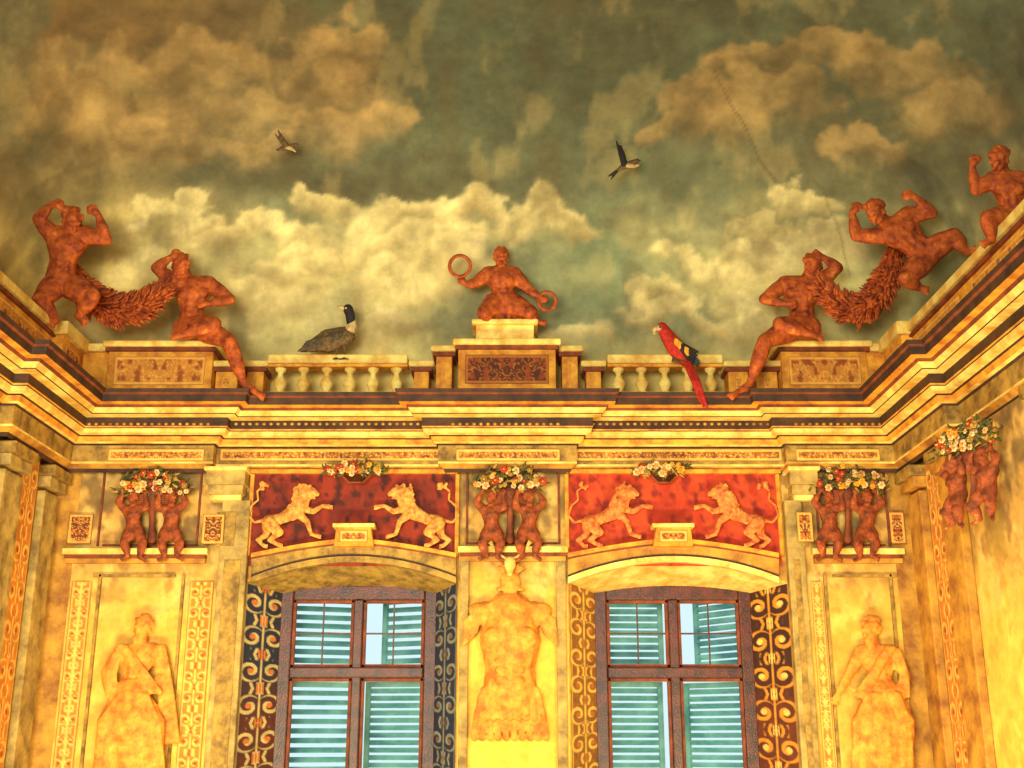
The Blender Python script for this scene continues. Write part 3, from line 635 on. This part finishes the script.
C=C*(.82+.2*sst(0,220,py))[:,None]
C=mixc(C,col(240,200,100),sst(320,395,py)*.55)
def crack(pts,w=.7,a_=.4):
    global C
    d=np.full(px.shape,1e9)
    for (a,b_),(c,e_) in zip(pts[:-1],pts[1:]):
        vx,vy=c-a,e_-b_; t=np.clip(((px-a)*vx+(py-b_)*vy)/(vx*vx+vy*vy),0,1); d=np.minimum(d,np.hypot(px-a-t*vx+6*(n2-.5),py-b_-t*vy))
    C=mixc(C,col(84,60,30),sst(w+1.2,w*.3,d)*a_)
crack([(712,70),(728,100),(745,125),(758,160),(775,180)],.8,.55); crack([(800,165),(822,190),(840,235),(850,275)],.6,.35)
idx=np.arange(nu*nv).reshape(nv,nu)
faces=np.stack([idx[:-1,:-1],idx[:-1,1:],idx[1:,1:],idx[1:,:-1]],-1).reshape(-1,4).tolist()
mk('ceiling',np.stack([Xg.ravel(),Yg.ravel(),Zg.ravel()],1),faces,SKYM,smooth=True,cols=C,fixn=False)
# ---------- parapet figures ----------
def seated(mir,m,name):
    b=B()
    body(b,dict(hd=(182,266,6),nk=(187,277,1),ch=(192,291,0),pv=(192,325,0),aL=[(177,284,3),(156,268,8),(171,257,10),(178,254,10)],aR=[(209,284,3),(230,299,8),(208,304,16),(200,304,18)],
      lR=[(200,328,6),(229,341,26),(244,384,22),(262,396,26)],lL=[(184,328,4),(214,324,24),(184,334,26),(174,337,30)]),1.08,(-.7,.3,.7),False,1.15,mir=mir)
    b.done(name,D-.28,m,.01,2)
seated(None,FIGD,'seated_atlas_figure'); seated(994,FIGD,'seated_atlas_figure')
b=B()
body(b,dict(hd=(72,221,6),nk=(70,232,0),ch=(66,245,0),pv=(60,280,0),aL=[(52,235,2),(38,219,4),(52,204,8),(64,206,9)],aR=[(86,235,2),(106,240,4),(98,214,8),(84,206,9)],
 lL=[(54,286,4),(40,300,20),(56,320,10),(52,324,14)],lR=[(70,286,4),(92,296,20),(78,316,8),(84,322,14)]),1.18,(.2,.6,.8),False,1.18)
b.done('crouching_atlas_figure',D-.85,FIGD,.011,2)
b=B()
body(b,dict(hd=(877,213,6),nk=(885,221,0),ch=(898,231,0),pv=(926,254,0),aL=[(882,236,4),(856,236,6),(852,212,8),(862,204,9)],aR=[(908,215,2),(932,213,4),(914,196,8),(900,196,9)],
 lL=[(922,262,6),(906,278,16),(920,288,8),(926,290,10)],lR=[(932,250,2),(954,236,8),(966,252,4),(976,250,6)]),1.16,(-.4,.6,.8),False,1.16)
b.done('crouching_atlas_figure',D-1.0,FIGD,.011,2)
b=B()
body(b,dict(hd=(1000,160,6),nk=(1004,172,0),ch=(1008,186,0),pv=(1014,216,0),aL=[(993,180,4),(976,190,8),(972,166,8),(978,156,8)],aR=[(1024,180,2),(1042,190,4),(1028,206,10),(1020,208,12)],
 lL=[(1006,218,4),(988,218,20),(992,240,20),(984,244,24)],lR=[(1022,218,2),(1036,226,14),(1030,244,14),(1024,248,16)]),1.18,(-.5,.5,.8),False,1.15)
b.done('crouching_atlas_figure',D-2.75,FIGD,.011,2)
def garland(name,pts,rs,Y,m=FIGD,n=650):
    b=B(); b.chain(pts,[r*.7 for r in rs]); P0=np.array(pts,float)
    for i in range(n):
        t=random.random()*(len(pts)-1); k=min(int(t),len(pts)-2); u=t-k
        c=P0[k]*(1-u)+P0[k+1]*u; r=rs[k]*(1-u)+rs[k+1]*u; ax=nrm(P0[k+1]-P0[k]); a=random.uniform(0,6.28)
        s_=nrm(np.cross(ax,[0,0,1])); w=np.array([0,0,1.]); d=s_*math.cos(a)+w*math.sin(a)
        q_=c+d*r*.6
        if random.random()<.2: b.ell(q_+d*r*.15,random.uniform(1.8,3),n=1)
        else: b.tube(q_,q_+d*r*.5+ax*random.uniform(4,9),2.4,.5,m=4,n=5,ends=False)
    b.raw(name,Y,[m])
garland('fruit_garland',[(66,262,0),(78,284,4),(98,304,6),(124,312,6),(148,304,6),(168,286,4)],[9,15,18,18,15,9],D-.5)
garland('fruit_garland',[(898,244,0),(890,272,4),(876,298,6),(854,312,6),(834,300,6),(818,284,4)],[9,15,17,17,14,9],D-.5)
rb=empty('ring_bearer',P(501,300,D-.12))
b=B()
body(b,dict(hd=(501,258,4),nk=(501,267,0),ch=(501,278,0),pv=(504,301,0),aL=[(488,274,2),(474,284,5),(465,284,8),(460,277,8)],aR=[(514,274,2),(529,290,5),(539,296,8),(545,299,8)],
 lL=[(496,303,3),(484,312,16),(492,324,4),(484,326,8)],lR=[(511,303,3),(530,312,14),(536,322,3),(544,323,6)]),.9,(0,.1,1),False,1.3)
for i in range(9): b.chain([(488+i*3.8,297,8),(484+i*4.8,308,11),(480+i*5.8,318,8)],[3,3,2.2])
b.done('figure',D-.12,FIGD,.009,2,parent=rb)
def ring(px_,py_,r,Y):
    b=B(); n=20; pts=[(px_+r*math.cos(2*math.pi*i/n),py_+r*math.sin(2*math.pi*i/n),8) for i in range(n+1)]
    b.chain(pts,[1.9]*(n+1)); b.done('ring_hoop',Y,FIGD,.008,1,parent=rb)
ring(460,266,10.5,D-.12); ring(547,301,9,D-.12)
# ---------- birds ----------
def bird_part(par,name,Y,m,fn,vox=.006,it=2):
    b=B(); fn(b); return b.done(name,Y,m,vox,it,parent=par)
Y=D-.1
dk=empty('duck',P(332,338,Y))
bird_part(dk,'body',Y,BROWN,lambda b:(b.chain([(301,351,0),(312,346,0),(328,341,0),(344,336,0)],[1.5,6.5,12,10]),b.tube((312,344,2),(298,351,2),3,1)))
bird_part(dk,'wing',Y,DUSK,lambda b:[b.tube((340-i*2,334+i*1.8,9.5),(306-i*1.5,342+i*2.2,6),3.4-i*.3,1.1) for i in range(5)])
bird_part(dk,'breast',Y,BROWN,lambda b:b.ell((347,336,2),(8.4,8.6,8)))
bird_part(dk,'neck',Y,PALE,lambda b:b.chain([(349,332,2),(352,325,3),(351,320,3)],[6,4.8,4.5]))
bird_part(dk,'head',Y,BLACK,lambda b:(b.chain([(351,322,3),(350,314,4),(348,309,4)],[4.7,4.9,5.2]),))
bird_part(dk,'eye',Y,PALE,lambda b:b.ell((346,308,8.4),1.1),.004)
bird_part(dk,'bill',Y,BEAK,lambda b:b.chain([(345,309,5),(338,306,7)],[2.2,1.2]))
bird_part(dk,'legs',Y,GREY,lambda b:[(b.chain([(x,345,3),(x+1,352,3),(x,358,4)],[2.2,1.2,1.1]),[b.tube((x,358,4),(x+dx,359,9),1,.8) for dx in(-3,0,4)]) for x in(336,344)])
mc=empty('parrot',P(682,350,Y-.1)); Y2=Y-.1
bird_part(mc,'body',Y2,SCAR,lambda b:(b.chain([(663,329,2),(668,337,1),(676,348,0),(686,361,0)],[6,7.4,9.5,6]),b.ell((662,328,2),(6.2,6.2,6))))
bird_part(mc,'face_patch',Y2,PALE,lambda b:(b.ell((659,328,6.4),(3,3,2.4)),))
bird_part(mc,'eye',Y2,BLACK,lambda b:b.ell((660,327,9),1.1),.004)
bird_part(mc,'beak',Y2,BEAK,lambda b:b.chain([(658,327,3),(654,329,3),(654.5,334,3)],[3,2.4,.9]),.005)
bird_part(mc,'wing_yellow',Y2,YEL,lambda b:[b.tube((676,340+i,8),(688,349+i*2,8),2.2,1.6) for i in range(4)])
bird_part(mc,'wing_dark',Y2,BLACK,lambda b:[b.tube((682,345+i,7.5),(698-i*1.4,352+i*3.4,6),2.8,1.2) for i in range(5)])
bird_part(mc,'wing_blue',Y2,BLUE,lambda b:[b.tube((690,353+i,4),(699-i,361+i*2.6,4),2,1) for i in range(3)])
bird_part(mc,'tail',Y2,SCAR,lambda b:[b.chain([(685+i,360,2),(694+i*2,382,26),(700+i*3.6,404+i*3-(i-1.)**2*3,30)],[3.4,2.8,1.2]) for i in range(3)])
bird_part(mc,'feet',Y2,GREY,lambda b:[[b.tube((x,356,3),(x+dx,362,7),1.3,.9) for dx in(-2,1,4)] for x in(674,681)])
def ysurf(px_,py_):
    lo,hi=4.,Y0
    for _ in range(50):
        m_=(lo+hi)/2; x,y,z=P(px_,py_,m_)
        if z<vz(np.array(x),np.array(m_)): lo=m_
        else: hi=m_
    return lo
def flyer(cx,cy,s,parts,name='flying_bird'):
    yv=ysurf(cx,cy)-.25; e=empty(name,P(cx,cy,yv))
    for nm,m,chs in parts: bird_part(e,nm,yv,m,lambda b:[b.chain([(cx+p[0]*s,cy+p[1]*s,p[2] if len(p)>2 else 0) for p in pts],[r*s for r in rs]) for pts,rs in chs],.007,1)
flyer(286,146,1,[('body',BROWN,[([(-9,4),(-1,2),(6,0),(10,-1)],[1.2,3,2.6,2.2]),([(10,-1),(14,-1)],[1,.5])]),('wing_upper',BROWN,[([(1,0,2),(-4,-8,3),(-8,-16,3)],[2.6,2,.7]),([(-1,0,2),(-6,-6,3),(-11,-12,3)],[2,1.4,.6])]),('wing_lower',PALE,[([(1,1,2),(6,3,3),(10,6,3)],[2.4,1.8,.7])])])
flyer(624,163,1.1,[('body',BROWN,[([(-8,8),(0,3),(8,0),(12,-2)],[1,3,3,2.3]),([(12,-2),(16,-2)],[1,.5])]),('tail',BLACK,[([(-6,7),(-14,12)],[1.6,.8]),([(-6,7),(-12,15)],[1.4,.6])]),('wing_upper',BLACK,[([(0,1,2),(-3,-8,3),(-7,-20,3)],[2.8,2.2,.7]),([(1,1,2),(-1,-9,3),(-3,-16,3)],[2.6,1.8,.6])]),('wing_lower',PALE,[([(3,2,2),(9,3,3),(14,2,3)],[2.4,1.8,.7])])])
ys_=PS(972,470,XR-.26)[1]
e=putti(972,470,ys_,440,84,40,PUT,.66); e.rotation_euler=(0,0,math.radians(-62))
# ---------- light ----------
wd=bpy.data.worlds.new('w'); scene.world=wd; wd.use_nodes=True
bg=wd.node_tree.nodes['Background']; bg.inputs[0].default_value=(.72,.95,1,1); bg.inputs[1].default_value=1.0
def area(name,loc,to,sx,sy,W_,c):
    l=bpy.data.lights.new(name,'AREA'); l.shape='RECTANGLE'; l.size=sx; l.size_y=sy; l.energy=W_; l.color=c
    o=bpy.data.objects.new(name,l); o.location=loc; o.rotation_euler=(Vector(to)-Vector(loc)).to_track_quat('-Z','Y').to_euler(); scene.collection.objects.link(o)
area('hall_fill',(-2.2,-2.2,3.4),(0,D,5.0),4,2.5,1280,(1,.98,.76))  # added fill lamp behind the camera, standing in for unseen chandeliers and back windows
area('uplight_left',(-2.4,D-3.2,1.2),(-2.2,D-.1,4.9),1.6,.4,165,(1,.87,.42))
area('uplight_right',(2.0,D-3.2,1.2),(1.9,D-.1,4.9),1.6,.4,165,(1,.87,.42))
# ---------- camera ----------
cam=bpy.data.cameras.new('cam'); cam.sensor_width=36; cam.lens=36*F/1024; cam.clip_end=200
co=bpy.data.objects.new('camera',cam); co.location=(0,0,EYE); co.rotation_euler=(math.pi/2+PT,0,0); scene.collection.objects.link(co); scene.camera=co
scene.view_settings.view_transform='Standard'
